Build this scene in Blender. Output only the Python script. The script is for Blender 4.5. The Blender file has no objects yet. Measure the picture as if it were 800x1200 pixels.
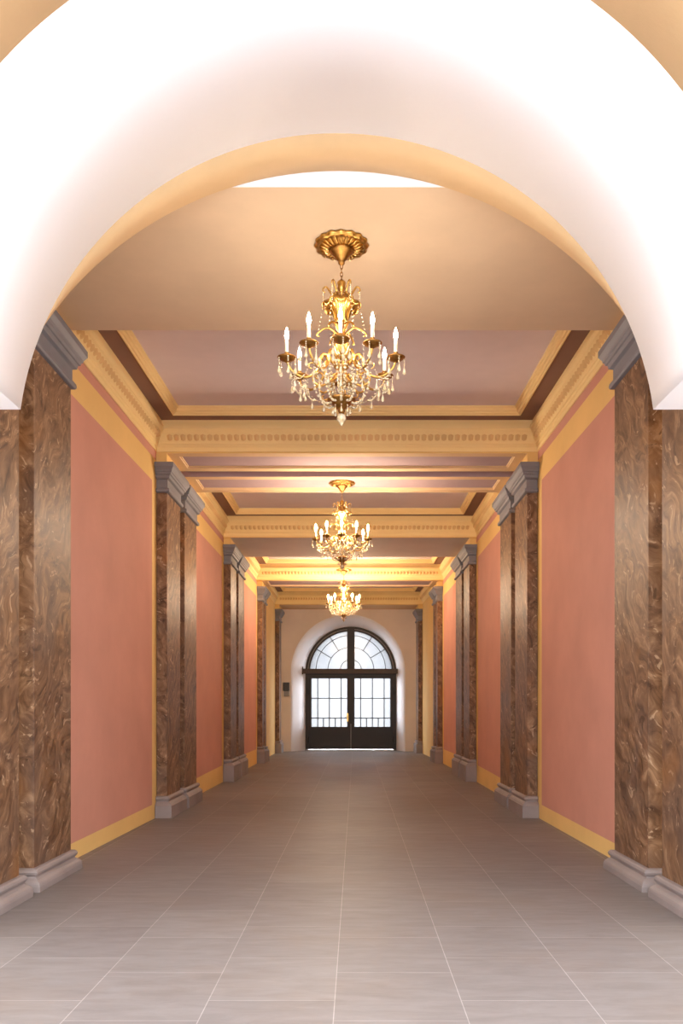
import bpy, bmesh, math, random
from mathutils import Vector, Matrix
random.seed(7)
PI = math.pi
SC = bpy.context.scene
COL = SC.collection

# ------------------------------------------------------------------ camera
F, VX, VY = 1000.0, 416.5, 831.0          # focal length and vanishing point, in px of the 800x1200 frame
EYE = 1.40
KY = 1000.0 / 900.0                        # depths below are surveyed in units of 1/KY metre
cam_d = bpy.data.cameras.new('camera')
cam = bpy.data.objects.new('camera', cam_d); COL.objects.link(cam)
cam_d.sensor_fit = 'HORIZONTAL'; cam_d.sensor_width = 36.0
cam_d.lens = 36.0 * F / 800.0
cam_d.shift_x = (400.0 - VX) / 800.0
cam_d.shift_y = (VY - 600.0) / 800.0
cam_d.clip_end = 200
cam.location = (0, 0, EYE); cam.rotation_euler = (PI / 2, 0, 0)
SC.camera = cam

# ------------------------------------------------------------------ world (bright overcast day) and exposure
WORLD_STRENGTH = 4.5
FLAME_STRENGTH = 205.0
EXPOSURE = 0.38
w = bpy.data.worlds.new('overcast'); SC.world = w; w.use_nodes = True
bg = w.node_tree.nodes['Background']
bg.inputs['Color'].default_value = (0.94, 0.965, 1.01, 1)
bg.inputs['Strength'].default_value = WORLD_STRENGTH
# unseen lamps added outside the glazed door: extra daylight for the far end
for loc, rot, en in (((-.16, 31.6, 6.7), (-PI / 2 + math.radians(42), 0, 0), 7000),
                     ((-4.9, 31.4, 2.9), (-PI / 2, 0, math.radians(58)), 19000), ((4.6, 31.4, 2.9), (-PI / 2, 0, math.radians(-58)), 19000)):
    al = bpy.data.lights.new('door_daylight_fill', 'AREA'); al.shape = 'RECTANGLE'; al.size = 3.4; al.size_y = 4.0
    al.energy = en; al.color = (0.92, 0.96, 1.0)
    alo = bpy.data.objects.new('door_daylight_fill', al); COL.objects.link(alo)
    alo.location = loc; alo.rotation_euler = rot
SC.view_settings.view_transform = 'Standard'
SC.view_settings.look = 'None'
SC.view_settings.gamma = 1.0
SC.view_settings.exposure = EXPOSURE
SC.view_settings.use_curve_mapping = False
SC.cycles.max_bounces = 10
SC.cycles.diffuse_bounces = 7
SC.cycles.caustics_reflective = False
SC.cycles.caustics_refractive = False
SC.cycles.sample_clamp_indirect = 6.0

# ------------------------------------------------------------------ materials
def lin(c):
    r = []
    for v in c:
        v = v / 255.0
        r.append(v / 12.92 if v <= 0.04045 else ((v + 0.055) / 1.055) ** 2.4)
    return (r[0], r[1], r[2], 1.0)

def newmat(name):
    m = bpy.data.materials.new(name); m.use_nodes = True
    nt = m.node_tree
    return m, nt, nt.nodes['Principled BSDF']

def coords(nt, scale=(1, 1, 1), rot=(0, 0, 0), rand=False):
    tc = nt.nodes.new('ShaderNodeTexCoord')
    mp = nt.nodes.new('ShaderNodeMapping')
    mp.inputs['Scale'].default_value = scale
    mp.inputs['Rotation'].default_value = rot
    src = tc.outputs['Object']
    if rand:
        oi = nt.nodes.new('ShaderNodeObjectInfo')
        vm = nt.nodes.new('ShaderNodeVectorMath'); vm.operation = 'MULTIPLY_ADD'
        vm.inputs[1].default_value = (37.0, 21.0, 53.0)
        nt.links.new(oi.outputs['Random'], vm.inputs[0])
        nt.links.new(src, vm.inputs[2])
        src = vm.outputs[0]
    nt.links.new(src, mp.inputs['Vector'])
    return mp.outputs['Vector']

def noise(nt, vec, scale, detail=4, rough=0.55, dist=0.0):
    n = nt.nodes.new('ShaderNodeTexNoise')
    n.inputs['Scale'].default_value = scale
    n.inputs['Detail'].default_value = detail
    n.inputs['Roughness'].default_value = rough
    n.inputs['Distortion'].default_value = dist
    nt.links.new(vec, n.inputs['Vector'])
    return n.outputs['Fac']

def ramp(nt, fac, stops):
    r = nt.nodes.new('ShaderNodeValToRGB')
    e = r.color_ramp.elements
    while len(e) < len(stops): e.new(0.5)
    for k, (p, c) in enumerate(stops):
        e[k].position = p; e[k].color = c
    nt.links.new(fac, r.inputs['Fac'])
    return r.outputs['Color']

def mix(nt, a, b, fac, mode='MIX'):
    m = nt.nodes.new('ShaderNodeMix'); m.data_type = 'RGBA'; m.blend_type = mode
    for s, v in ((6, a), (7, b), (0, fac)):
        if isinstance(v, (int, float)): m.inputs[s].default_value = v
        elif isinstance(v, tuple): m.inputs[s].default_value = v
        else: nt.links.new(v, m.inputs[s])
    return m.outputs[2]

def bump(nt, bsdf, fac, strength, dist=0.01):
    b = nt.nodes.new('ShaderNodeBump')
    b.inputs['Strength'].default_value = strength
    b.inputs['Distance'].default_value = dist
    nt.links.new(fac, b.inputs['Height'])
    nt.links.new(b.outputs['Normal'], bsdf.inputs['Normal'])

def plaster(name, rgb, var=0.06, rough=0.8, bstr=0.15):
    m, nt, bs = newmat(name)
    v = coords(nt)
    n = noise(nt, v, 1.3, 5, 0.6)
    c = lin(rgb)
    lo = tuple(x * (1 - var) for x in c[:3]) + (1,)
    hi = tuple(min(1, x * (1 + var)) for x in c[:3]) + (1,)
    nt.links.new(ramp(nt, n, [(0.3, lo), (0.7, hi)]), bs.inputs['Base Color'])
    bs.inputs['Roughness'].default_value = rough
    bump(nt, bs, noise(nt, v, 60, 3, 0.6), bstr, 0.004)
    return m

def metal(name, rgb, rough=0.3, var=0.35, metallic=1.0):
    m, nt, bs = newmat(name)
    v = coords(nt)
    c = lin(rgb)
    lo = tuple(x * (1 - var) for x in c[:3]) + (1,)
    nt.links.new(ramp(nt, noise(nt, v, 40, 3), [(0.35, lo), (0.6, c)]), bs.inputs['Base Color'])
    bs.inputs['Metallic'].default_value = metallic
    bs.inputs['Roughness'].default_value = rough
    return m

M = {}
M['terracotta'] = plaster('terracotta_paint', (210, 151, 131), 0.06)
M['ochre'] = plaster('ochre_paint', (238, 200, 126), 0.05)
M['ochre_light'] = plaster('light_ochre_plaster', (252, 224, 160), 0.05)
M['ornament'] = plaster('shaded_ochre_relief', (234, 196, 134), 0.12)  # darker ochre: the shading of the relief is put into its colour
M['ochre_soft'] = plaster('soft_ochre_plaster', (226, 192, 148), 0.07)
M['tan'] = plaster('tan_plaster', (226, 198, 164), 0.06)
M['tan_arch'] = plaster('tan_arch_plaster', (222, 188, 142), 0.08)
M['beige'] = plaster('beige_plaster', (234, 222, 210), 0.05)
M['mauve'] = plaster('mauve_grey_plaster', (232, 222, 224), 0.05)
M['mauve_deep'] = plaster('deep_mauve_plaster', (184, 158, 160), 0.1)
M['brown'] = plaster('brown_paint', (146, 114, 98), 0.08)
M['white'] = plaster('white_plaster', (246, 246, 252), 0.01)
M['stone'] = plaster('grey_painted_stone', (120, 119, 126), 0.18, 0.55, 0.3)
M['base_stone'] = plaster('grey_base_stone', (142, 130, 127), 0.16, 0.6, 0.3)
M['dark_iron'] = metal('dark_door_metal', (52, 48, 47), 0.5, 0.15, 0.3)
M['rusty'] = metal('weathered_transom', (92, 78, 70), 0.6, 0.4, 0.2)
M['brass'] = metal('gilded_brass', (216, 170, 92), 0.28)
M['dark_brass'] = metal('dark_brass', (176, 130, 70), 0.35)
M['steel'] = metal('painted_steel', (70, 70, 72), 0.5, 0.1, 0.2)
M['lightgrey'] = metal('grey_plastic', (150, 146, 146), 0.6, 0.05, 0.0)

def marble():
    m, nt, bs = newmat('painted_marble')
    base = coords(nt, rand=True)
    warp = nt.nodes.new('ShaderNodeTexNoise'); warp.inputs['Scale'].default_value = 1.7
    warp.inputs['Detail'].default_value = 2.5
    nt.links.new(base, warp.inputs['Vector'])
    vm = nt.nodes.new('ShaderNodeVectorMath'); vm.operation = 'MULTIPLY_ADD'
    vm.inputs[1].default_value = (0.55, 0.75, 0.55)
    nt.links.new(warp.outputs['Color'], vm.inputs[0]); nt.links.new(base, vm.inputs[2])
    mr = nt.nodes.new('ShaderNodeMapping')
    mr.inputs['Rotation'].default_value = (math.radians(40), math.radians(18), 0)
    nt.links.new(vm.outputs[0], mr.inputs['Vector'])
    mp = nt.nodes.new('ShaderNodeMapping')
    mp.inputs['Scale'].default_value = (11, 11, 2.6)
    nt.links.new(mr.outputs[0], mp.inputs['Vector'])
    v = mp.outputs['Vector']
    n1 = noise(nt, v, 1.0, 5, 0.6, 0.5)
    col = ramp(nt, n1, [(0.28, lin((72, 48, 32))), (0.42, lin((106, 76, 54))), (0.55, lin((130, 98, 72))),
                        (0.67, lin((156, 122, 92))), (0.8, lin((186, 152, 118)))])
    n2 = noise(nt, base, 1.6, 3, 0.5, 0.6)          # broad greyer and browner areas
    col = mix(nt, col, lin((100, 82, 74)), ramp(nt, n2, [(0.45, (0, 0, 0, 1)), (0.7, (0.5, 0.5, 0.5, 1))]))
    n3 = noise(nt, base, 1.4, 2, 0.5)                # ochre patches
    col = mix(nt, col, lin((164, 108, 50)), ramp(nt, n3, [(0.58, (0, 0, 0, 1)), (0.74, (0.4, 0.4, 0.4, 1))]))
    n4 = noise(nt, v, 1.7, 3, 0.5, 1.2)              # short pale brush strokes
    col = mix(nt, col, lin((204, 174, 142)), ramp(nt, n4, [(0.62, (0, 0, 0, 1)), (0.70, (0.55, 0.55, 0.55, 1))]))
    n5 = noise(nt, v, 1.3, 3, 0.5, 0.9)
    col = mix(nt, col, lin((54, 36, 24)), ramp(nt, n5, [(0.30, (0.6, 0.6, 0.6, 1)), (0.40, (0, 0, 0, 1))]))
    nt.links.new(col, bs.inputs['Base Color'])
    bs.inputs['Roughness'].default_value = 0.46
    bs.inputs['Specular IOR Level'].default_value = 0.25
    bump(nt, bs, n1, 0.25, 0.004)
    return m
M['marble'] = marble()

def floor_mat():
    m, nt, bs = newmat('stone_tiles')
    tc = nt.nodes.new('ShaderNodeTexCoord')
    sp = nt.nodes.new('ShaderNodeSeparateXYZ'); nt.links.new(tc.outputs['Object'], sp.inputs[0])
    cb = nt.nodes.new('ShaderNodeCombineXYZ')
    def add(o, k):
        a = nt.nodes.new('ShaderNodeMath'); a.operation = 'ADD'; a.inputs[1].default_value = k
        nt.links.new(o, a.inputs[0]); return a.outputs[0]
    nt.links.new(add(sp.outputs['Y'], 0.10), cb.inputs['X'])
    nt.links.new(add(sp.outputs['X'], 0.10 + 0.607 * 12), cb.inputs['Y'])
    br = nt.nodes.new('ShaderNodeTexBrick')
    br.offset = 0.38; br.offset_frequency = 2; br.squash = 1.0
    br.inputs['Scale'].default_value = 1.0
    br.inputs['Brick Width'].default_value = 0.70
    br.inputs['Row Height'].default_value = 0.607
    br.inputs['Mortar Size'].default_value = 0.0026
    br.inputs['Mortar Smooth'].default_value = 0.1
    br.inputs['Bias'].default_value = 0.0
    br.inputs['Color1'].default_value = lin((123, 117, 116))
    br.inputs['Color2'].default_value = lin((132, 126, 124))
    br.inputs['Mortar'].default_value = lin((162, 156, 154))
    nt.links.new(cb.outputs[0], br.inputs['Vector'])
    v = coords(nt, (1.0, 4.0, 1.0))
    n = noise(nt, v, 3.0, 9, 0.68, 0.5)
    shade = ramp(nt, n, [(0.3, (0.8, 0.78, 0.77, 1)), (0.7, (1.06, 1.06, 1.06, 1))])
    c = mix(nt, br.outputs['Color'], shade, 1.0, 'MULTIPLY')
    n2 = noise(nt, coords(nt), 0.9, 4, 0.6)
    c = mix(nt, c, lin((124, 102, 84)), ramp(nt, n2, [(0.5, (0, 0, 0, 1)), (0.75, (0.3, 0.3, 0.3, 1))]))
    nt.links.new(c, bs.inputs['Base Color'])
    bs.inputs['Roughness'].default_value = 0.5
    bs.inputs['Specular IOR Level'].default_value = 0.3
    bump(nt, bs, n, 0.12, 0.003)
    return m
M['floor'] = floor_mat()

def glow(name, rgb, strength):
    m, nt, bs = newmat(name)
    nt.nodes.remove(bs)
    e = nt.nodes.new('ShaderNodeEmission')
    e.inputs['Color'].default_value = lin(rgb); e.inputs['Strength'].default_value = strength
    nt.links.new(e.outputs[0], nt.nodes['Material Output'].inputs[0])
    return m
M['flame'] = glow('candle_bulb_glow', (255, 236, 214), FLAME_STRENGTH)
M['flame_mid'] = glow('brighter_candle_bulb_glow', (255, 230, 200), FLAME_STRENGTH * 4.6)
M['flame_far'] = glow('brightest_candle_bulb_glow', (255, 226, 192), FLAME_STRENGTH * 6.4)

def frosted(name, k, clear):
    """milky glass: scatters the daylight behind it and lets a share straight through"""
    m, nt, bs = newmat(name)
    nt.nodes.remove(bs)
    t = nt.nodes.new('ShaderNodeBsdfTranslucent')
    v = coords(nt)
    nt.links.new(ramp(nt, noise(nt, v, 1.2, 2), [(0.3, (0.80 * k, 0.84 * k, 0.92 * k, 1)), (0.7, (0.9 * k, 0.93 * k, 0.98 * k, 1))]), t.inputs['Color'])
    c = nt.nodes.new('ShaderNodeBsdfTransparent')
    x0 = nt.nodes.new('ShaderNodeMixShader'); x0.inputs[0].default_value = clear
    nt.links.new(t.outputs[0], x0.inputs[1]); nt.links.new(c.outputs[0], x0.inputs[2])
    g = nt.nodes.new('ShaderNodeBsdfGlossy'); g.inputs['Roughness'].default_value = 0.15
    x = nt.nodes.new('ShaderNodeMixShader'); x.inputs[0].default_value = 0.05
    nt.links.new(x0.outputs[0], x.inputs[1]); nt.links.new(g.outputs[0], x.inputs[2])
    nt.links.new(x.outputs[0], nt.nodes['Material Output'].inputs[0])
    return m
M['glass'] = frosted('frosted_glass', 0.03, 0.27)
M['glass_fan'] = frosted('fanlight_frosted_glass', 0.03, 0.17)

def crystal():
    m, nt, bs = newmat('crystal_beads')
    n = noise(nt, coords(nt), 30, 2)
    nt.links.new(ramp(nt, n, [(0.3, lin((240, 212, 160))), (0.7, lin((255, 240, 210)))]), bs.inputs['Base Color'])
    bs.inputs['Roughness'].default_value = 0.06
    bs.inputs['Transmission Weight'].default_value = 0.35
    bs.inputs['IOR'].default_value = 1.5
    return m
M['crystal'] = crystal()
def candle():
    m, nt, bs = newmat('ivory_candle_sleeve')
    n = noise(nt, coords(nt), 20, 2)
    nt.links.new(ramp(nt, n, [(0.3, lin((236, 218, 186))), (0.7, lin((248, 236, 212)))]), bs.inputs['Base Color'])
    bs.inputs['Roughness'].default_value = 0.5
    bs.inputs['Subsurface Weight'].default_value = 0.3
    bs.inputs['Subsurface Radius'].default_value = (0.02, 0.015, 0.01)
    return m
M['candle'] = candle()

# ------------------------------------------------------------------ mesh helpers
class MB:
    dz = 0.0
    ky = KY
    def __init__(s): s.v = []; s.f = []; s.mi = []; s.sm = []
    def add(s, vs, fs, mi=0, smooth=False):
        o = len(s.v); s.v += [tuple(p) for p in vs]
        for f in fs:
            s.f.append(tuple(i + o for i in f)); s.mi.append(mi); s.sm.append(smooth)
    def box(s, x0, x1, y0, y1, z0, z1, mi=0):
        vs = [(x, y, z) for z in (z0, z1) for y in (y0, y1) for x in (x0, x1)]
        s.add(vs, [(0, 2, 3, 1), (4, 5, 7, 6), (0, 1, 5, 4), (2, 6, 7, 3), (0, 4, 6, 2), (1, 3, 7, 5)], mi)
    def loops(s, rings, closed=True, mi=0, smooth=False, cap0=False, cap1=False, flip=False):
        n = len(rings[0]); vs = [p for r in rings for p in r]; fs = []
        for a in range(len(rings) - 1):
            for k in range(n if closed else n - 1):
                i = a * n + k; j = a * n + (k + 1) % n
                f = (i, j, j + n, i + n); fs.append(f[::-1] if flip else f)
        if cap0: fs.append(tuple(range(n - 1, -1, -1)))
        if cap1: fs.append(tuple((len(rings) - 1) * n + k for k in range(n)))
        s.add(vs, fs, mi, smooth)
    def lathe(s, prof, seg=16, cx=0, cy=0, scal=None, mi=0):
        rings = []
        for r, z in prof:
            rings.append([(cx + (r * (scal(k) if scal else 1)) * math.cos(2 * PI * k / seg),
                           cy + (r * (scal(k) if scal else 1)) * math.sin(2 * PI * k / seg), z) for k in range(seg)])
        s.loops(rings, True, mi, True, True, True)
    def tube(s, pts, rad, seg=8, mi=0, ends=True):
        pts = [Vector(p) for p in pts]
        rs = rad if isinstance(rad, (list, tuple)) else [rad] * len(pts)
        rings = []
        up = None
        for i, p in enumerate(pts):
            t = (pts[min(i + 1, len(pts) - 1)] - pts[max(i - 1, 0)]).normalized()
            if up is None:
                up = Vector((0, 0, 1)) if abs(t.z) < 0.9 else Vector((1, 0, 0))
            a = t.cross(up)
            if a.length < 1e-4: a = t.orthogonal()
            a.normalize(); b = a.cross(t).normalized(); up = b
            rings.append([tuple(p + (a * math.cos(q) + b * math.sin(q)) * rs[i]) for q in
                          (2 * PI * k / seg for k in range(seg))])
        s.loops(rings, True, mi, True, ends, ends, True)
    def ball(s, c, r, seg=8, rows=5, sz=1.0, mi=0, smooth=True):
        prof = []
        rings = []
        for a in range(rows + 1):
            th = PI * a / rows
            rr = max(r * math.sin(th), r * 0.02); z = c[2] - r * sz * math.cos(th)
            rings.append([(c[0] + rr * math.cos(2 * PI * k / seg), c[1] + rr * math.sin(2 * PI * k / seg), z) for k in range(seg)])
        s.loops(rings, True, mi, smooth, True, True)
    def build(s, name, mats, parent=None, warp=False):
        if not isinstance(mats, (list, tuple)): mats = [mats]
        vs = [warp_pt(p) for p in s.v] if warp else s.v
        if MB.dz: vs = [(p[0], p[1], p[2] + MB.dz) for p in vs]
        vs = [(p[0], p[1] * MB.ky, p[2]) for p in vs]
        if parent is not None:
            r = parent
            while r.parent: r = r.parent
            L = r.location
            vs = [(p[0] - L.x, p[1] - L.y, p[2] - L.z) for p in vs]
        me = bpy.data.meshes.new(name); me.from_pydata(vs, [], s.f)
        for m in mats: me.materials.append(M[m])
        me.polygons.foreach_set('material_index', s.mi)
        me.polygons.foreach_set('use_smooth', s.sm)
        me.update()
        bm = bmesh.new(); bm.from_mesh(me)
        bmesh.ops.recalc_face_normals(bm, faces=bm.faces)
        bm.to_mesh(me); bm.free()
        o = bpy.data.objects.new(name, me); COL.objects.link(o)
        if parent is not None: o.parent = parent
        return o

def thing(name, label, cat, loc, group=None):
    o = bpy.data.objects.new(name, None); COL.objects.link(o)
    o.empty_display_size = 0.1; o.location = loc
    o['label'] = label; o['category'] = cat
    if group: o['group'] = group
    return o
def tag(o, label, cat, group=None):
    o['label'] = label; o['category'] = cat
    if group: o['group'] = group
    return o
def struct(o, label=None, cat=None):
    o['kind'] = 'structure'
    if label: o['label'] = label
    if cat: o['category'] = cat
    return o

# ------------------------------------------------------------------ plan of the hallway
XL, XR = -2.57, 2.35                      # nominal faces of the side walls
def interp(tab, y):
    if y <= tab[0][0]: return tab[0][1]
    for (a, b), (c, d) in zip(tab, tab[1:]):
        if y <= c: return b + (d - b) * (y - a) / (c - a)
    return tab[-1][1]
LT = [(5, -2.62), (7, -2.62), (10, -2.57), (15, -2.545), (25.4, -2.545)]
RT = [(5, 2.40), (7, 2.395), (10, 2.35), (15, 2.33), (20, 2.25), (25.4, 2.08)]
def warp_pt(p):                            # the old walls are not quite parallel: they close in towards the door
    l, r = interp(LT, p[1]), interp(RT, p[1])
    return (l + (p[0] - XL) / (XR - XL) * (r - l), p[1], p[2])
ZS, ZC, ZT = 4.70, 5.17, 5.25              # soffit of the beams, coffer panels, top of everything
END = 25.4
PROJ = 0.135
PILS = [  # y0, y1, base height, words
    (4.99, 5.66, .175), (5.92, 6.69, .175), (9.91, 10.64, .28), (10.91, 11.70, .28),
    (14.82, 15.52, .43), (15.80, 16.62, .43), (19.85, 20.22, .43), (20.45, 20.74, .40), (24.30, 24.95, .40)]
BEAMS = [(4.86, 6.69), (9.91, 10.66), (10.91, 11.70), (14.78, 16.66), (19.68, 20.74), (24.28, 25.40)]
COFFERS = [(6.69, 9.91), (11.70, 14.78), (16.66, 19.68), (20.74, 24.28)]

# ------------------------------------------------------------------ floor
b = MB(); b.box(-6, 6, -4, 27.2, -0.2, 0)
struct(b.build('floor', 'floor'), 'pale grey stone tile floor with thin light joints', 'floor')

# ------------------------------------------------------------------ side walls with their painted bands
def band_top(y):
    return interp([(7, .158), (9.9, .19), (12.2, .29), (15, .33), (18, .37), (25, .38)], y)
def side_wall(side):
    b = MB()
    ys = {4.85, END}
    for y0, y1, _ in PILS: ys |= {y0, y1}
    for s0, s1 in ((6.69, 9.91), (11.70, 14.82), (16.62, 19.85)):
        ys |= {s0 + .19, s1 - .19, (s0 + s1) / 2}
    ys = sorted(ys)
    x = XL if side < 0 else XR
    xo = x + side * 0.3
    for ya, yb in zip(ys, ys[1:]):
        ym = (ya + yb) / 2
        red = any(s0 + .19 < ym < s1 - .19 for s0, s1 in ((6.69, 9.91), (11.70, 14.82), (16.62, 19.85)))
        last = ym > 20.7
        za = [0, band_top(ya), 4.30, 4.605, 4.745, ZT]
        zb = [0, band_top(yb), 4.30, 4.605, 4.745, ZT]
        mi = [0, 1 if red else 0, 0, 0 if last else 1, 0]
        for k in range(5):
            b.add([(x, ya, za[k]), (x, yb, zb[k]), (x, yb, zb[k + 1]), (x, ya, za[k + 1])], [(0, 1, 2, 3)], mi[k])
            b.add([(xo, ya, za[k]), (xo, yb, zb[k]), (xo, yb, zb[k + 1]), (xo, ya, za[k + 1])], [(0, 1, 2, 3)], 0)
        b.add([(x, ya, 0), (xo, ya, 0), (xo, yb, 0), (x, yb, 0)], [(0, 1, 2, 3)])
        b.add([(x, ya, ZT), (xo, ya, ZT), (xo, yb, ZT), (x, yb, ZT)], [(0, 1, 2, 3)])
    for y in (ys[0], ys[-1]):
        z = [0, band_top(y), 4.30, 4.605, 4.745, ZT]
        for k in range(5):
            b.add([(x, y, z[k]), (xo, y, z[k]), (xo, y, z[k + 1]), (x, y, z[k + 1])], [(0, 1, 2, 3)])
    bm_fix = b.build('wall_left' if side < 0 else 'wall_right', ['ochre', 'terracotta'], None, True)
    bm = bmesh.new(); bm.from_mesh(bm_fix.data)
    bmesh.ops.remove_doubles(bm, verts=bm.verts, dist=1e-4)
    bmesh.ops.recalc_face_normals(bm, faces=bm.faces); bm.to_mesh(bm_fix.data); bm.free()
    struct(bm_fix, 'terracotta wall panels edged with ochre bands on the %s side' % ('left' if side < 0 else 'right'), 'wall')
side_wall(-1); side_wall(1)

# ------------------------------------------------------------------ roof over the hallway
b = MB(); b.box(-3.2, 3.2, 2.4, 26.6, ZT + .01, ZT + .2)
struct(b.build('ceiling', 'white'), 'flat upper slab over the coffered hallway ceiling', 'ceiling')

# ------------------------------------------------------------------ beams
def frame_panel(b, x0, x1, y0, y1, z, w, dep, mi_f, mi_p):
    """soffit at z with a stepped frame of width w round a panel sunk by dep"""
    R = lambda d, zz: [(x0 + d, y0 + d, zz), (x1 - d, y0 + d, zz), (x1 - d, y1 - d, zz), (x0 + d, y1 - d, zz)]
    b.loops([R(0, z), R(w, z), R(w + .004, z + dep * .5), R(w + .018, z + dep * .55), R(w + .022, z + dep)], True, mi_f)
    b.add(R(w + .022, z + dep), [(0, 1, 2, 3)], mi_p)
def beam(i, y0, y1):
    b = MB(); xa, xb = XL - .02, XR + .02
    xi0, xi1 = XL + PROJ, XR - PROJ
    b.add([(xa, y0, ZS), (xb, y0, ZS), (xb, y0, ZT), (xa, y0, ZT)], [(0, 1, 2, 3)], 2 if i == 2 else 0)
    b.add([(xa, y1, ZS), (xb, y1, ZS), (xb, y1, ZT), (xa, y1, ZT)], [(0, 1, 2, 3)], 2 if i == 1 else 0)
    b.add([(xa, y0, ZT), (xb, y0, ZT), (xb, y1, ZT), (xa, y1, ZT)], [(0, 1, 2, 3)])
    for u, v_ in ((xa, xi0), (xi1, xb)):
        b.add([(u, y0, ZS), (v_, y0, ZS), (v_, y1, ZS), (u, y1, ZS)], [(0, 1, 2, 3)])
    for u in (xa, xb):
        b.add([(u, y0, ZS), (u, y0, ZT), (u, y1, ZT), (u, y1, ZS)], [(0, 1, 2, 3)])
    mats = ['ochre', 'ochre_soft', 'mauve_deep']
    if i == 0: mats = ['ochre', 'tan', 'tan']
    if i == 3: mats = ['ochre', 'beige', 'beige']
    if i in (1, 2, 4):
        frame_panel(b, xi0, xi1, y0, y1, ZS, .13, .03, 1, 2)
    else:
        b.add([(xi0, y0, ZS), (xi1, y0, ZS), (xi1, y1, ZS), (xi0, y1, ZS)], [(0, 1, 2, 3)], 1)
    words = ['plain tan soffit slab over the nearest pilasters with the first chandelier',
             'ochre ceiling beam with mauve soffit panel in front of the dark groove',
             'ochre ceiling beam with mauve soffit panel holding the second chandelier',
             'wide plain mauve ceiling beam above the third set of pilasters',
             'narrow ochre ceiling beam over the fourth set of pilasters',
             'last ochre ceiling beam against the end wall'][i]
    o = b.build('trim_%d' % (i + 1), mats, None, True)
    struct(o, words, 'beam')
    return o
for i, (y0, y1) in enumerate(BEAMS): beam(i, y0, y1)
# side blocks that carry the beams down to the capitals
n = 7
for side in (-1, 1):
    b = MB()
    for y0, y1, _ in PILS:
        x = XL if side < 0 else XR
        b.box(min(x, x - side * (PROJ + .002)), max(x, x - side * (PROJ + .002)), y0, y1, 4.555, ZS)
    for y0, y1 in ((10.64, 10.91), (15.52, 15.80), (5.66, 5.92), (20.25, 20.42)):
        x = XL if side < 0 else XR
        b.box(min(x, x - side * .05), max(x, x - side * .05), y0, y1, 4.555, ZS)
    o = b.build('trim_%d' % n, 'ochre', None, True); n += 1
    struct(o, 'ochre blocks between %s capitals and beams' % ('left' if side < 0 else 'right'), 'trim')
# dark groove between the twin beams
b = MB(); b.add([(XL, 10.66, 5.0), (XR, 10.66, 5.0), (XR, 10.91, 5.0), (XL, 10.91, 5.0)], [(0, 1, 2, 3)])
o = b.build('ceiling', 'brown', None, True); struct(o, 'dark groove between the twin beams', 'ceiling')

# ------------------------------------------------------------------ coffers
def coffer(ci, y0, y1):
    R = lambda d, z: [(XL + d, y0 + d, z), (XR - d, y0 + d, z), (XR - d, y1 - d, z), (XL + d, y1 - d, z)]
    order = ['nearest', 'second', 'third', 'farthest'][ci]
    b = MB()
    b.loops([R(.09, 5.095), R(.32, 5.095)], True, 1)
    b.add(R(.36, ZC), [(0, 1, 2, 3)], 0)
    cl = b.build('ceiling', ['mauve', 'brown'], None, True)
    struct(cl, '%s mauve coffer panel inside a dark brown painted frame' % order, 'ceiling')
    b = MB()
    P = [(.0, 4.72), (.012, 4.722), (.012, 4.775), (.022, 4.78), (.03, 4.80), (.042, 4.805), (.046, 4.83), (.052, 4.835),
         (.068, 4.875), (.088, 4.92), (.094, 4.925), (.096, 4.94), (.106, 4.945), (.118, 4.965), (.13, 4.975), (.13, 5.012),
         (.122, 5.014), (.10, 5.014), (.095, 5.10)]
    b.loops([R(d, z) for d, z in P], True)
    co = b.build('cornice', 'ochre_light', cl, True)
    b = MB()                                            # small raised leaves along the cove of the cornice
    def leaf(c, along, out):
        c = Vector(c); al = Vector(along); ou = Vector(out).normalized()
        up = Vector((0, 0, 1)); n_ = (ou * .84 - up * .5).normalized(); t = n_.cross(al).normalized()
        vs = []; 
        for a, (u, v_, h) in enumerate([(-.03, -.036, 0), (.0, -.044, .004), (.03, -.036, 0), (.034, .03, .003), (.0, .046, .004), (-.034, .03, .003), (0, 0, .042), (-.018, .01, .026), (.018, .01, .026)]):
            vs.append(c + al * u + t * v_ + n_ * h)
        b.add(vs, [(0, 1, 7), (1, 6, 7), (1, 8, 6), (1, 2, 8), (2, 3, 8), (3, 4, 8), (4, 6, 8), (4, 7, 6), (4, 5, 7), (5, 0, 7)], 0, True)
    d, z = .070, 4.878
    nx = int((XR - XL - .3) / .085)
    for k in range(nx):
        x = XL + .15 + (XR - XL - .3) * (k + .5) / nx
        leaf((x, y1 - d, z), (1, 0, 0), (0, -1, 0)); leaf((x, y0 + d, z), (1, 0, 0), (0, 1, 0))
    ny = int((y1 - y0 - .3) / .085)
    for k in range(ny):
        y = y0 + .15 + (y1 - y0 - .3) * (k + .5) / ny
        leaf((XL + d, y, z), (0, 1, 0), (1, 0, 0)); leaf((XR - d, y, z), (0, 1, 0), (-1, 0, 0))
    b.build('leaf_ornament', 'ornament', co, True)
    b = MB()
    P = [(.29, 5.10), (.29, 5.075), (.305, 5.07), (.312, 5.085), (.33, 5.088), (.336, 5.115), (.352, 5.12), (.358, 5.145), (.372, 5.15), (.378, ZC + .002)]
    b.loops([R(d, z) for d, z in P], True)
    b.build('panel_moulding', 'ochre_light', cl, True)
for ci, (y0, y1) in enumerate(COFFERS): coffer(ci, y0, y1)

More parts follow.
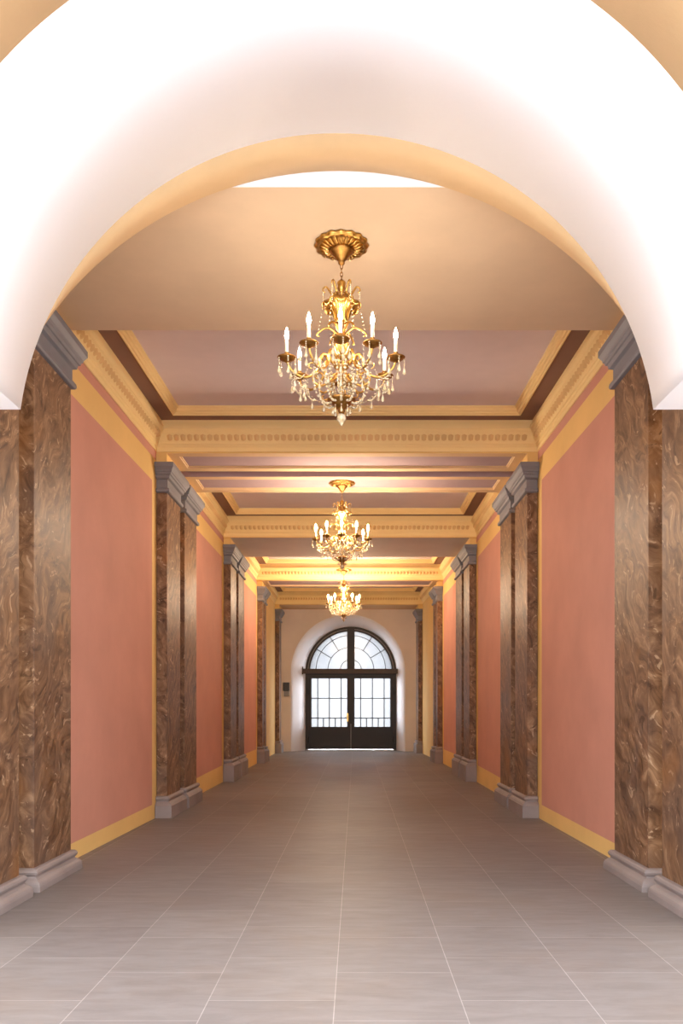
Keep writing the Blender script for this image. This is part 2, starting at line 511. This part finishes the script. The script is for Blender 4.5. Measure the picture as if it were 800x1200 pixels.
# ------------------------------------------------------------------ pilasters
CAP = [(4.19, 0.0), (4.195, .028), (4.205, .036), (4.222, .038), (4.24, .034), (4.248, .024), (4.25, .010), (4.36, .010), (4.366, .022),
       (4.375, .040), (4.395, .044), (4.412, .048), (4.415, .062), (4.44, .067), (4.446, .078), (4.465, .082), (4.485, .094),
       (4.50, .104), (4.505, .108), (4.56, .108)]
def pilaster(side, y0, y1, hb, label, group):
    xw = XL if side < 0 else XR
    d = -side
    ym = (y0 + y1) / 2
    xw += d * .004
    base = warp_pt((xw + d * PROJ / 2, ym, 0)); base = (base[0], base[1] * KY, base[2])
    t = thing('pilaster', label, 'pilaster', base, group)
    def ring(off, z):
        return [(xw, y0 - off, z), (xw + d * (PROJ + off), y0 - off, z), (xw + d * (PROJ + off), y1 + off, z), (xw, y1 + off, z)]
    b = MB(); b.loops([ring(0, hb - .02), ring(0, hb + .02), ring(.0, 4.2)], True, 0, False, True, True)
    sh = b.build('shaft', 'marble', t, True)
    b = MB(); b.loops([ring(o, z) for z, o in CAP], True, 0, False, True, True)
    b.build('capital', 'stone', t, True)
    P = [(hb, .0), (hb - .003, .026), (hb - .014, .038), (hb - .03, .044), (hb - .046, .040), (hb - .056, .030), (hb - .06, .026),
         (hb - .072, .028), (hb - .082, .046), (hb - .10, .064), (hb - .112, .070)]
    P += [(hb - .118, .076), (hb - .122, .078)] if hb > .2 else [(hb - .13, .074)]
    P += [(0, .078 if hb > .2 else .074)]
    b = MB(); b.loops([ring(o, z) for z, o in reversed(P)], True, 0, False, True, True)
    b.build('base', 'base_stone', t, True)
    for o in t.children:
        m = o.modifiers.new('soft_edges', 'BEVEL'); m.width = .004; m.segments = 2; m.limit_method = 'ANGLE'; m.angle_limit = .7
    return t
W = ['%s marbled pilaster cut off by the picture edge below the white arch',
     '%s nearest fully visible marbled pilaster beside the first terracotta panel',
     '%s marbled pilaster at the far end of the first terracotta panel, front of its pair',
     '%s marbled pilaster behind a dark gap, starting the second terracotta panel',
     '%s marbled pilaster at the far end of the second terracotta panel, front of its pair',
     '%s marbled pilaster starting the third, narrow-looking terracotta panel',
     '%s slim dark pilaster at the far end of the third terracotta panel',
     '%s slim pilaster starting the all-ochre wall section near the door',
     '%s last grey-brown pilaster against the end wall beside the door arch']
for side in (-1, 1):
    for (y0, y1, hb), wd in zip(PILS, W):
        pilaster(side, y0, y1, hb, wd % ('left-hand' if side < 0 else 'right-hand'), 'marbled pilasters along the %s wall' % ('left' if side < 0 else 'right'))

# ------------------------------------------------------------------ entrance vault and splayed arch
XC = -0.11
def section(R, zc, zsp, half, ztop, seg=72, cx=XC):
    a0 = math.asin((zsp - zc) / R)
    arc = []
    for k in range(seg + 1):
        a = a0 + (PI - 2 * a0) * k / seg
        arc.append((cx + R * math.cos(a), zc + R * math.sin(a)))
    out = []
    for k in range(seg + 1):                       # matching outer outline: bottom right, up, over, down
        a = (PI) * k / seg
        cx_, sz_ = math.cos(a), math.sin(a)
        m_ = max(abs(cx_) / 1.0, 1e-6)
        t = 1 / max(abs(cx_), sz_)
        out.append((cx + half * cx_ * t, zsp + (ztop - zsp) * sz_ * t))
    return arc, out
def vault(name, s0, s1, y0, y1, mat, label, cat):
    b = MB()
    (a0, o0), (a1, o1) = s0, s1
    A0 = [(x, y0, z) for x, z in a0]; A1 = [(x, y1, z) for x, z in a1]
    O0 = [(x, y0, z) for x, z in o0]; O1 = [(x, y1, z) for x, z in o1]
    b.loops([A0, A1], False, 0, True)
    b.loops([O0, O1], False)
    b.loops([A0, O0], False); b.loops([A1, O1], False)
    n = len(A0) - 1
    b.add([A0[0], A1[0], O1[0], O0[0]], [(0, 1, 2, 3)]); b.add([A0[n], A1[n], O1[n], O0[n]], [(0, 1, 2, 3)])
    o = b.build(name, mat)
    bm = bmesh.new(); bm.from_mesh(o.data); bmesh.ops.remove_doubles(bm, verts=bm.verts, dist=1e-5)
    bmesh.ops.recalc_face_normals(bm, faces=bm.faces); bm.to_mesh(o.data); bm.free()
    struct(o, label, cat)
    return o
ZSP = 3.167
S_NEAR = section(1.882, 2.915, ZSP, 2.9, 5.24)
S_REAR = section(2.25, 2.545, ZSP + .15, 2.9, 5.24)
vault('ceiling', S_NEAR, S_NEAR, 3.285, 4.53, 'white', 'white barrel vault in front of the hallway', 'ceiling')
vault('trim_9', S_NEAR, S_NEAR, 2.45, 3.285, 'tan_arch', 'tan vault rib nearest the camera, seen in both top corners', 'arch')
vault('trim_10', S_NEAR, S_REAR, 4.53, 4.845, 'tan_arch', 'tan splayed arch framing the hallway entrance', 'arch')
for i, (ya, yb, sd) in enumerate([(2.45, 3.285, -1), (2.45, 3.285, 1), (4.53, 4.845, -1), (4.53, 4.845, 1)]):
    b = MB(); x0 = XC + sd * 2.56; x1 = XC + sd * 2.9
    b.box(min(x0, x1), max(x0, x1), ya, yb, 0, ZSP)
    struct(b.build('trim_%d' % (11 + i), 'tan_arch'), 'tan pier carrying the %s arch on the %s' % ('near' if i < 2 else 'entrance', 'left' if sd < 0 else 'right'), 'pier')
b = MB(); b.box(-3.0, 2.8, 4.847, 4.858, ZS, ZT)
struct(b.build('trim_15', 'white'), 'white plaster strip above the tan slab behind the arch', 'trim')

# ------------------------------------------------------------------ end wall with arched niche and door
def arch_pts(cx, R, zc, n=48, zb=0.0):
    p = [(cx - R, zb)]
    for k in range(n + 1):
        a = PI - PI * k / n
        p.append((cx + R * math.cos(a), zc + R * math.sin(a)))
    p.append((cx + R, zb))
    return p
b = MB()
NX, NR, NZ = -.25, 1.89, 2.64
DX, DR, DZ, DY = -.16, 1.54, 2.65, 25.98
inner = arch_pts(NX, NR, NZ)
n = len(inner)
outer = []
for k, (x, z) in enumerate(inner):
    if k == 0: outer.append((-3.1, 0))
    elif k == n - 1: outer.append((3.1, 0))
    else:
        a = PI - PI * (k - 1) / (n - 3)
        c, s_ = math.cos(a), math.sin(a); t = 1 / max(abs(c), s_)
        outer.append((3.1 * c * t, NZ + (ZT - NZ) * s_ * t))
b.loops([[(x, END, z) for x, z in outer], [(x, END, z) for x, z in inner]], False, 0)
rnd = [[(NX + (x - NX) * (1 - q), END + yy, z if k in (0, n - 1) else NZ + (z - NZ) * (1 - q)) for k, (x, z) in enumerate(inner)] for q, yy in ((0, 0), (.012, .008), (.03, .03))]
door_arch = arch_pts(DX, DR, DZ)
b.loops(rnd + [[(x, DY, z) for x, z in door_arch], [(x, DY + .35, z) for x, z in door_arch]], False, 1, True)
b.loops([[(x, DY + .35, z) for x, z in door_arch], [(x, DY + .35, z) for x, z in outer]], False, 1)
b.loops([[(x, DY + .35, z) for x, z in outer], [(x, END, z) for x, z in outer]], False, 1)
o = b.build('wall_end', ['beige', 'white'])
struct(o, 'beige end wall with a deep white splayed arch around the door', 'wall')

door = bpy.data.objects.new('door_1', None); COL.objects.link(door)
door.location = (DX, (DY + .08) * KY, 0); struct(door, 'dark metal double entrance door under a glazed arched fanlight', 'door')
y0, y1 = DY + .04, DY + .12
def bar(b, x0, z0, x1, z1, w_, ya=None, yb=None):
    ya = y0 + .01 if ya is None else ya; yb = y1 - .01 if yb is None else yb
    L = math.hypot(x1 - x0, z1 - z0); ux, uz = (x1 - x0) / L, (z1 - z0) / L; nx_, nz_ = -uz * w_ / 2, ux * w_ / 2
    c = [(x0 + nx_, z0 + nz_), (x1 + nx_, z1 + nz_), (x1 - nx_, z1 - nz_), (x0 - nx_, z0 - nz_)]
    b.loops([[(x, ya, z) for x, z in c], [(x, yb, z) for x, z in c]], True, 0, False, True, True)
def arcbar(b, cx, cz, R, w_, a0, a1, ya, yb, seg=40):
    rings = []
    for k in range(seg + 1):
        a = a0 + (a1 - a0) * k / seg
        c, s_ = math.cos(a), math.sin(a)
        rings.append([(cx + (R - w_ / 2) * c, ya, cz + (R - w_ / 2) * s_), (cx + (R + w_ / 2) * c, ya, cz + (R + w_ / 2) * s_),
                      (cx + (R + w_ / 2) * c, yb, cz + (R + w_ / 2) * s_), (cx + (R - w_ / 2) * c, yb, cz + (R - w_ / 2) * s_)])
    b.loops(rings, True, 0, False, True, True)
# frame
b = MB()
arcbar(b, DX, DZ, 1.505, .07, 0, PI, y0 - .02, y1)
arcbar(b, DX, DZ, 1.41, .05, 0, PI, y0, y1)
for sd in (-1, 1):
    b.box(*(sorted((DX + sd * 1.54, DX + sd * 1.44))), y0 - .02, y1, 0.03, DZ)
b.build('door_frame', 'dark_iron', door)
b = MB(); arcbar(b, DX, DZ, 1.452, .035, 0, PI, y0 + .01, y1)
o = b.build('pale_trim_arc', 'lightgrey', door); o['label'] = 'thin pale strip inside the frame arch'
b = MB(); b.box(DX - .125, DX + .125, y0 - .03, y1, 2.75, 4.15); b.build('centre_post', 'dark_iron', door)
fan = MB()
cz = 2.72
for R in (.36, .78, 1.18): arcbar(fan, DX, cz, R, .016, 0, PI, y0 + .02, y1 - .02)
for dg in (32, 58, 122, 148):
    a = math.radians(dg); bar(fan, DX + .78 * math.cos(a), cz + .78 * math.sin(a), DX + 1.40 * math.cos(a), cz + 1.385 * math.sin(a), .016)
fl = fan.build('fanlight_bars', 'dark_iron', door)
b = MB()
pts = [(DX + 1.44 * math.cos(PI * k / 40), DZ + 1.44 * math.sin(PI * k / 40)) for k in range(41)]
b.loops([[(x, y1 - .03, z) for x, z in pts], [(x, y1 - .022, z) for x, z in pts]], True, 0, False, True, True)
b.build('fanlight_glass', 'glass_fan', door)
b = MB(); b.box(DX - 1.73, DX + 1.73, y0 - .16, y0 - .015, 2.60, 2.76)
b.box(DX - 1.73, DX - 1.60, y0 - .19, y0 - .01, 2.57, 2.83); b.box(DX + 1.60, DX + 1.73, y0 - .19, y0 - .01, 2.57, 2.83)
b.build('transom_beam', 'rusty', door)
b = MB(); b.box(DX - 1.44, DX + 1.44, y0 - .012, y1, 2.49, 2.72); b.build('lintel_rail', 'dark_iron', door)
b = MB(); b.box(DX - 1.55, DX + 1.55, y0 - .05, y1 + .1, 0, .025); b.build('threshold', 'lightgrey', door)
b = MB(); b.box(DX - .035, DX + .03, y0 - .014, y0 - .001, .035, 2.488); b.build('meeting_stile_cover', 'dark_iron', door)
for sd in (-1, 1):
    xa, xb = DX + sd * .0015, DX + sd * 1.4385
    gx0, gx1 = DX + sd * .125, DX + sd * 1.335
    lo, hi = sorted((xa, xb)); g0, g1 = sorted((gx0, gx1))
    b = MB()
    GZ0, GZ1 = .80, 2.44
    b.box(lo, g0, y0, y1 - .01, .035, 2.4895); b.box(g1, hi, y0, y1 - .01, .035, 2.4895)
    b.box(g0, g1, y0, y1 - .01, GZ1, 2.4895); b.box(g0, g1, y0, y1 - .01, .68, GZ0); b.box(g0, g1, y0, y1 - .01, .035, .16)
    b.box(g0, g1, y0 + .025, y1 - .02, .16, .68)
    leaf_ = b.build('door_leaf', 'dark_iron', door)
    b = MB(); W_ = g1 - g0
    for f in ((.175, .5, .83) if sd < 0 else (.17, .5, .83)): bar(b, g0 + W_ * f, GZ0, g0 + W_ * f, GZ1, .026)
    for f in (.335, .665): bar(b, g0 + W_ * f, GZ0, g0 + W_ * f, 1.10, .026)
    for z in (1.10, 1.77): bar(b, g0, z, g1, z, .026)
    b.build('glazing_bars', 'dark_iron', leaf_)
    b = MB(); b.box(g0 - .01, g1 + .01, y1 - .035, y1 - .027, GZ0 - .01, GZ1 + .01); b.build('glass_pane', 'glass', leaf_)
    for z in (.25, 1.9):
        b = MB(); b.tube([(xb + sd * .01, y0 - .015, z), (xb + sd * .01, y0 - .015, z + .22)], .022, 8); b.build('hinge', 'dark_iron', leaf_)
    if sd < 0:
        b = MB(); b.box(DX - .135, DX - .085, y0 - .012, y0 + .002, .98, 1.26)
        b.tube([(DX - .11, y0 - .01, 1.14), (DX - .11, y0 - .06, 1.14), (DX - .2, y0 - .065, 1.14)], .012, 8)
        o = b.build('door_handle', 'brass', leaf_); o['label'] = 'brass handle plate'
    else:
        b = MB(); b.box(DX - .010, DX + .012, y0 - .03, y0 - .014, .04, .9); b.build('drop_bolt', 'lightgrey', leaf_)

# wall box left of the door
t = thing('wall_box', 'small dark wall box with a pale lower part left of the door arch', 'box', (-2.285, (END - .06) * KY, 1.82))
b = MB(); b.box(-2.39, -2.18, END - .12, END, 2.00, 2.28); b.build('housing', 'steel', t)
b = MB(); b.box(-2.36, -2.19, END - .07, END, 1.82, 1.998); o = b.build('lower_tray', 'lightgrey', t); o['label'] = 'pale grey lower part'
for o in t.children:
    m = o.modifiers.new('soft_edges', 'BEVEL'); m.width = .012; m.segments = 3

# ------------------------------------------------------------------ chandelier
def spiral(c, r0, r1, a0, turns, plane, n=22):
    pts = []
    for k in range(n + 1):
        f = k / n; a = a0 + turns * 2 * PI * f; r = r0 + (r1 - r0) * f
        pts.append((c[0] + r * math.cos(a), c[1] + r * math.sin(a)))
    return pts
def radial(pts, ang, ox=0, oy=0):
    """points (r, z) -> 3-D at the given angle; angle 0 looks towards the camera"""
    return [(ox + r * math.sin(ang), oy - r * math.cos(ang), z) for r, z in pts]
def smooth_path(pts, n=6):
    out = []
    P = [pts[0]] + list(pts) + [pts[-1]]
    for i in range(1, len(P) - 2):
        p0, p1, p2, p3 = P[i - 1], P[i], P[i + 1], P[i + 2]
        for k in range(n):
            t = k / n
            out.append(tuple(.5 * ((2 * b_) + (-a_ + c_) * t + (2 * a_ - 5 * b_ + 4 * c_ - d_) * t * t + (-a_ + 3 * b_ - 3 * c_ + d_) * t ** 3)
                             for a_, b_, c_, d_ in zip(p0, p1, p2, p3)))
    out.append(tuple(pts[-1])); return out
def beads(b, p, q, sag, n, r=.0085):
    p, q = Vector(p), Vector(q)
    for k in range(n):
        t = (k + .5) / n
        c = p.lerp(q, t); c.z -= sag * 4 * t * (1 - t)
        b.ball(c, r * (1.0 if k % 2 else .8), 6, 4, 1.0)
def drop(b, x, y, z, L=.055, r=.013):
    b.lathe([(r * .15, z), (r * .2, z - L * .15), (r * .55, z - L * .4), (r, z - L * .72), (r * .7, z - L * .92), (r * .05, z - L)], 6, x, y)
    b.ball((x, y, z + .008), .006, 6, 4)

def chandelier():
    MB.ky = 1.0
    t = thing('chandelier', '', 'chandelier', (0, 0, 0))
    # medallion on the ceiling: ribbed round rosette
    b = MB()
    S = 64
    fl_ = lambda k: 1 + .035 * math.cos(2 * PI * k / S * 16)
    b.lathe([(.02, 0), (.186, 0), (.190, -.012), (.182, -.026), (.165, -.032), (.15, -.026), (.13, -.034), (.085, -.044), (.07, -.05), (.02, -.05)], S, scal=fl_)
    for k in range(24):
        a = 2 * PI * k / 24
        b.tube([(.08 * math.cos(a), .08 * math.sin(a), -.048), (.12 * math.cos(a), .12 * math.sin(a), -.043), (.155 * math.cos(a), .155 * math.sin(a), -.033)], [.005, .010, .004], 6)
    b.build('medallion', 'brass', t)
    b = MB(); b.lathe([(.02, -.045), (.083, -.046), (.086, -.056), (.078, -.064), (.055, -.085), (.034, -.112), (.022, -.125), (.024, -.13), (.022, -.142), (.01, -.15)], 24)
    b.build('canopy', 'dark_brass', t)
    b = MB()
    z = -.146; k = 0
    while z > -.26:
        pts = []
        for q in range(13):
            a = 2 * PI * q / 12
            h = (.0085 * math.cos(a), .019 * math.sin(a))
            pts.append((h[0], 0, z - .015 + h[1]) if k % 2 == 0 else (0, h[0], z - .015 + h[1]))
        b.tube(pts, .0028, 6, ends=False); z -= .028; k += 1
    b.build('chain', 'dark_brass', t)
    # central column
    b = MB()
    b.lathe([(.008, -.25), (.014, -.262), (.028, -.268), (.032, -.28), (.026, -.298), (.030, -.315), (.018, -.335), (.009, -.345), (.009, -.40), (.02, -.41), (.012, -.425),
             (.018, -.45), (.030, -.49), (.034, -.52), (.022, -.56), (.016, -.60), (.024, -.63), (.036, -.66), (.05, -.69), (.056, -.72), (.044, -.76), (.03, -.79), (.05, -.82),
             (.062, -.85), (.052, -.88), (.03, -.90), (.014, -.92), (.012, -1.08), (.01, -1.10)], 20)
    b.build('column', 'brass', t)
    # crown of upper scrolls
    for i in range(6):
        a = PI / 6 + i * PI / 3
        b = MB()
        p = smooth_path([(.012, -.39), (.04, -.385), (.075, -.35), (.105, -.305), (.128, -.315), (.13, -.335), (.115, -.345)], 5)
        b.tube(radial(p, a), [.009 - .005 * k / len(p) for k in range(len(p))], 7)
        p = smooth_path([(.02, -.35), (.05, -.365), (.08, -.375), (.07, -.39)], 4)
        b.tube(radial(p, a), .006, 6)
        b.build('crown_scroll', 'brass', t)
        b = MB(); q = radial([(.13, -.335), (.128, -.45)], a)
        beads(b, q[0], q[1], 0, 8, .0065)
        q = radial([(.13, -.45), (.165, -.62)], a); beads(b, q[0], q[1], .0, 6, .0055)
        b.build('bead_strand', 'crystal', t)
    # lily of leaves in the middle
    for i in range(8):
        a = i * PI / 4
        prof = smooth_path([(.03, -.56), (.045, -.50), (.07, -.45), (.105, -.425), (.125, -.44), (.122, -.462)], 3)
        wd = [.014 + .030 * math.sin(PI * min(1, k / (len(prof) - 1) * .95)) for k in range(len(prof))]
        b = MB(); L0, L1, L2 = [], [], []
        tx, ty = math.cos(a), math.sin(a)
        R3 = radial(prof, a)
        rings = []
        for q, (P_, w_) in enumerate(zip(R3, wd)):
            P_ = Vector(P_); T = Vector((tx, ty, 0)); N = Vector((math.sin(a), -math.cos(a), 0)) * .006
            rings.append([tuple(P_ - T * w_ + N * 1.5), tuple(P_), tuple(P_ + T * w_ + N * 1.5), tuple(P_ + T * w_ + N * 2.3), tuple(P_ + N), tuple(P_ - T * w_ + N * 2.3)])
        b.loops(rings, True, 0, True, True, True)
        b.build('leaf', 'brass', t)
    # middle side scrolls with beads
    for i in range(6):
        a = i * PI / 3 + PI / 6
        b = MB()
        p = smooth_path([(.03, -.64), (.08, -.60), (.12, -.60), (.165, -.63), (.175, -.65), (.155, -.655)], 5)
        b.tube(radial(p, a), [.009 - .004 * k / len(p) for k in range(len(p))], 7)
        b.build('side_scroll', 'brass', t)
    # arms
    MB.dz = -.065
    angs = [0, 33, -33, 76, -76, 127, -127, 180]
    for dg in angs:
        a = math.radians(dg)
        R = .392
        b = MB()
        p = smooth_path([(.045, -.80), (.09, -.745), (.13, -.73), (.155, -.77), (.165, -.83), (.21, -.885), (.27, -.905), (.33, -.885), (.375, -.845), (R, -.80)], 5)
        b.tube(radial(p, a), [.0115 - .004 * k / len(p) for k in range(len(p))], 8)
        p = smooth_path([(.165, -.83), (.195, -.80), (.23, -.805), (.235, -.83), (.215, -.84)], 4)
        b.tube(radial(p, a), [.008 - .004 * k / len(p) for k in range(len(p))], 7)
        p = smooth_path([(.05, -.86), (.09, -.92), (.15, -.955), (.20, -.93), (.205, -.90), (.185, -.89)], 4)
        b.tube(radial(p, a), [.010 - .005 * k / len(p) for k in range(len(p))], 7)
        arm = b.build('arm', 'brass', t)
        cx, cy = R * math.sin(a), -R * math.cos(a)
        b = MB(); b.lathe([(.008, -.815), (.02, -.806), (.045, -.796), (.064, -.783), (.067, -.778), (.060, -.780), (.03, -.784), (.018, -.78), (.02, -.765), (.017, -.745), (.008, -.744)], 20, cx, cy)
        b.build('drip_pan', 'dark_brass', arm)
        b = MB(); b.lathe([(.011, -.752), (.0125, -.75), (.0125, -.662), (.009, -.658), (.004, -.657)], 12, cx, cy)
        b.build('candle', 'candle', arm)
        b = MB(); b.lathe([(.005, -.658), (.011, -.645), (.015, -.628), (.013, -.608), (.007, -.588), (.0015, -.570)], 10, cx, cy)
        b.build('candle_bulb', 'flame', arm)
        for q in range(5):
            aa = a + 2 * PI * q / 5 + .3
            dx, dy = cx + .060 * math.sin(aa), cy - .060 * math.cos(aa)
            b = MB()
            for kk in range(3): b.ball((dx, dy, -.793 - kk * .014), .0058, 6, 4)
            drop(b, dx, dy, -.842 - .012 * (q % 2), .06, .014)
            b.build('crystal_pendant', 'crystal', arm)
        b = MB()                                        # garlands from the pan to the basket
        q = radial([(.34, -.89), (.235, -.99)], a); beads(b, q[0], q[1], .03, 10, .0075)
        b.build('bead_garland', 'crystal', t); b = MB()
        q = radial([(.21, -.86), (.19, -.99)], a); beads(b, q[0], q[1], 0, 6, .0115)
        b.build('bead_garland', 'crystal', t); b = MB()
        q = radial([(.19, -.99), (.07, -1.06)], a); beads(b, q[0], q[1], .04, 8, .0105)
        b.build('bead_garland', 'crystal', t)
        for rz in ((.335, -.93), (.27, -1.0)):
            b = MB(); drop(b, *radial([rz], a)[0], .05, .012); b.build('crystal_pendant', 'crystal', t)
    # swags between neighbouring arms
    aa = sorted(angs)
    for i in range(len(aa)):
        a0 = math.radians(aa[i]); a1 = math.radians(aa[(i + 1) % len(aa)] + (360 if i == len(aa) - 1 else 0))
        b = MB()
        beads(b, radial([(.36, -.86)], a0)[0], radial([(.36, -.86)], a1)[0], .10, 16, .006)
        mid = radial([(.30, -.98)], (a0 + a1) / 2)[0]
        b.build('bead_swag', 'crystal', t)
        b = MB(); drop(b, mid[0], mid[1], mid[2] + .0, .055, .013); b.build('crystal_pendant', 'crystal', t)
    MB.dz = 0.0
    # bead basket
    b = MB()
    for i in range(14):
        a = 2 * PI * i / 14
        for k in range(11):
            f = k / 10
            r = .098 * (1 - f) ** .8 + .04; z = -.88 - .23 * f
            b.ball((r * math.cos(a), r * math.sin(a), z), .0115 - .003 * f, 6, 4)
    b.build('bead_basket', 'crystal', t)
    b = MB(); b.lathe([(.03, -1.085), (.07, -1.09), (.098, -1.10), (.104, -1.108), (.09, -1.118), (.066, -1.14), (.04, -1.165), (.022, -1.175), (.026, -1.185), (.018, -1.20), (.008, -1.205)], 24)
    for i in range(8):
        a = i * PI / 4 + .2
        p = smooth_path([(.09, -1.105), (.125, -1.115), (.14, -1.095), (.125, -1.085)], 4)
        b.tube(radial(p, a), .006, 6)
    b.build('bottom_dish', 'dark_brass', t)
    b = MB(); b.ball((0, 0, -1.235), .033, 10, 7, 1.0, 0, False); b.lathe([(.012, -1.262), (.016, -1.272), (.003, -1.292)], 8)
    b.build('crystal_finial', 'crystal', t)
    for i in range(8):
        a = i * PI / 4
        b = MB(); drop(b, .06 * math.cos(a), .06 * math.sin(a), -1.165, .045, .011)
        b.build('crystal_pendant', 'crystal', t)
    return t
def copy_tree(o, parent=None):
    c = o.copy(); COL.objects.link(c)
    if parent is not None: c.parent = parent
    for ch in list(o.children): copy_tree(ch, c)
    return c
ch = chandelier()
ch.location = (-.10, 5.45 * KY, ZS)
ch['label'] = 'large gilded crystal chandelier closest to the camera, hanging from the tan slab'
c2 = copy_tree(ch); c2.location = (-.20, 11.30 * KY, ZS + .03); c2.scale = (1.0, 1.0, 1.0)
c2['label'] = 'middle gilded crystal chandelier, hanging from the second twin beam'
c3 = copy_tree(ch); c3.location = (-.29, 18.9 * KY, ZS + .135)
c3['label'] = 'farthest small-looking gilded crystal chandelier just above the arched door'
for c, mt in ((c2, 'flame_mid'), (c3, 'flame_far')):
    for o in c.children_recursive:
        if o.name.startswith('candle_bulb'):
            o.data = o.data.copy(); o.data.materials[0] = M[mt]
for c in (ch, c2, c3): c['group'] = 'gilded crystal chandeliers down the hallway'
# third one hangs from a rod out of the higher coffer
b = MB(); b.tube([(-.29, 18.9 * KY, ZC), (-.29, 18.9 * KY, ZS + .135)], .012, 8); b.tube([(-.29, 18.9 * KY, ZC), (-.29, 18.9 * KY, ZC - .03)], .07, 16)
b.build('hanging_rod', 'dark_brass', c3)
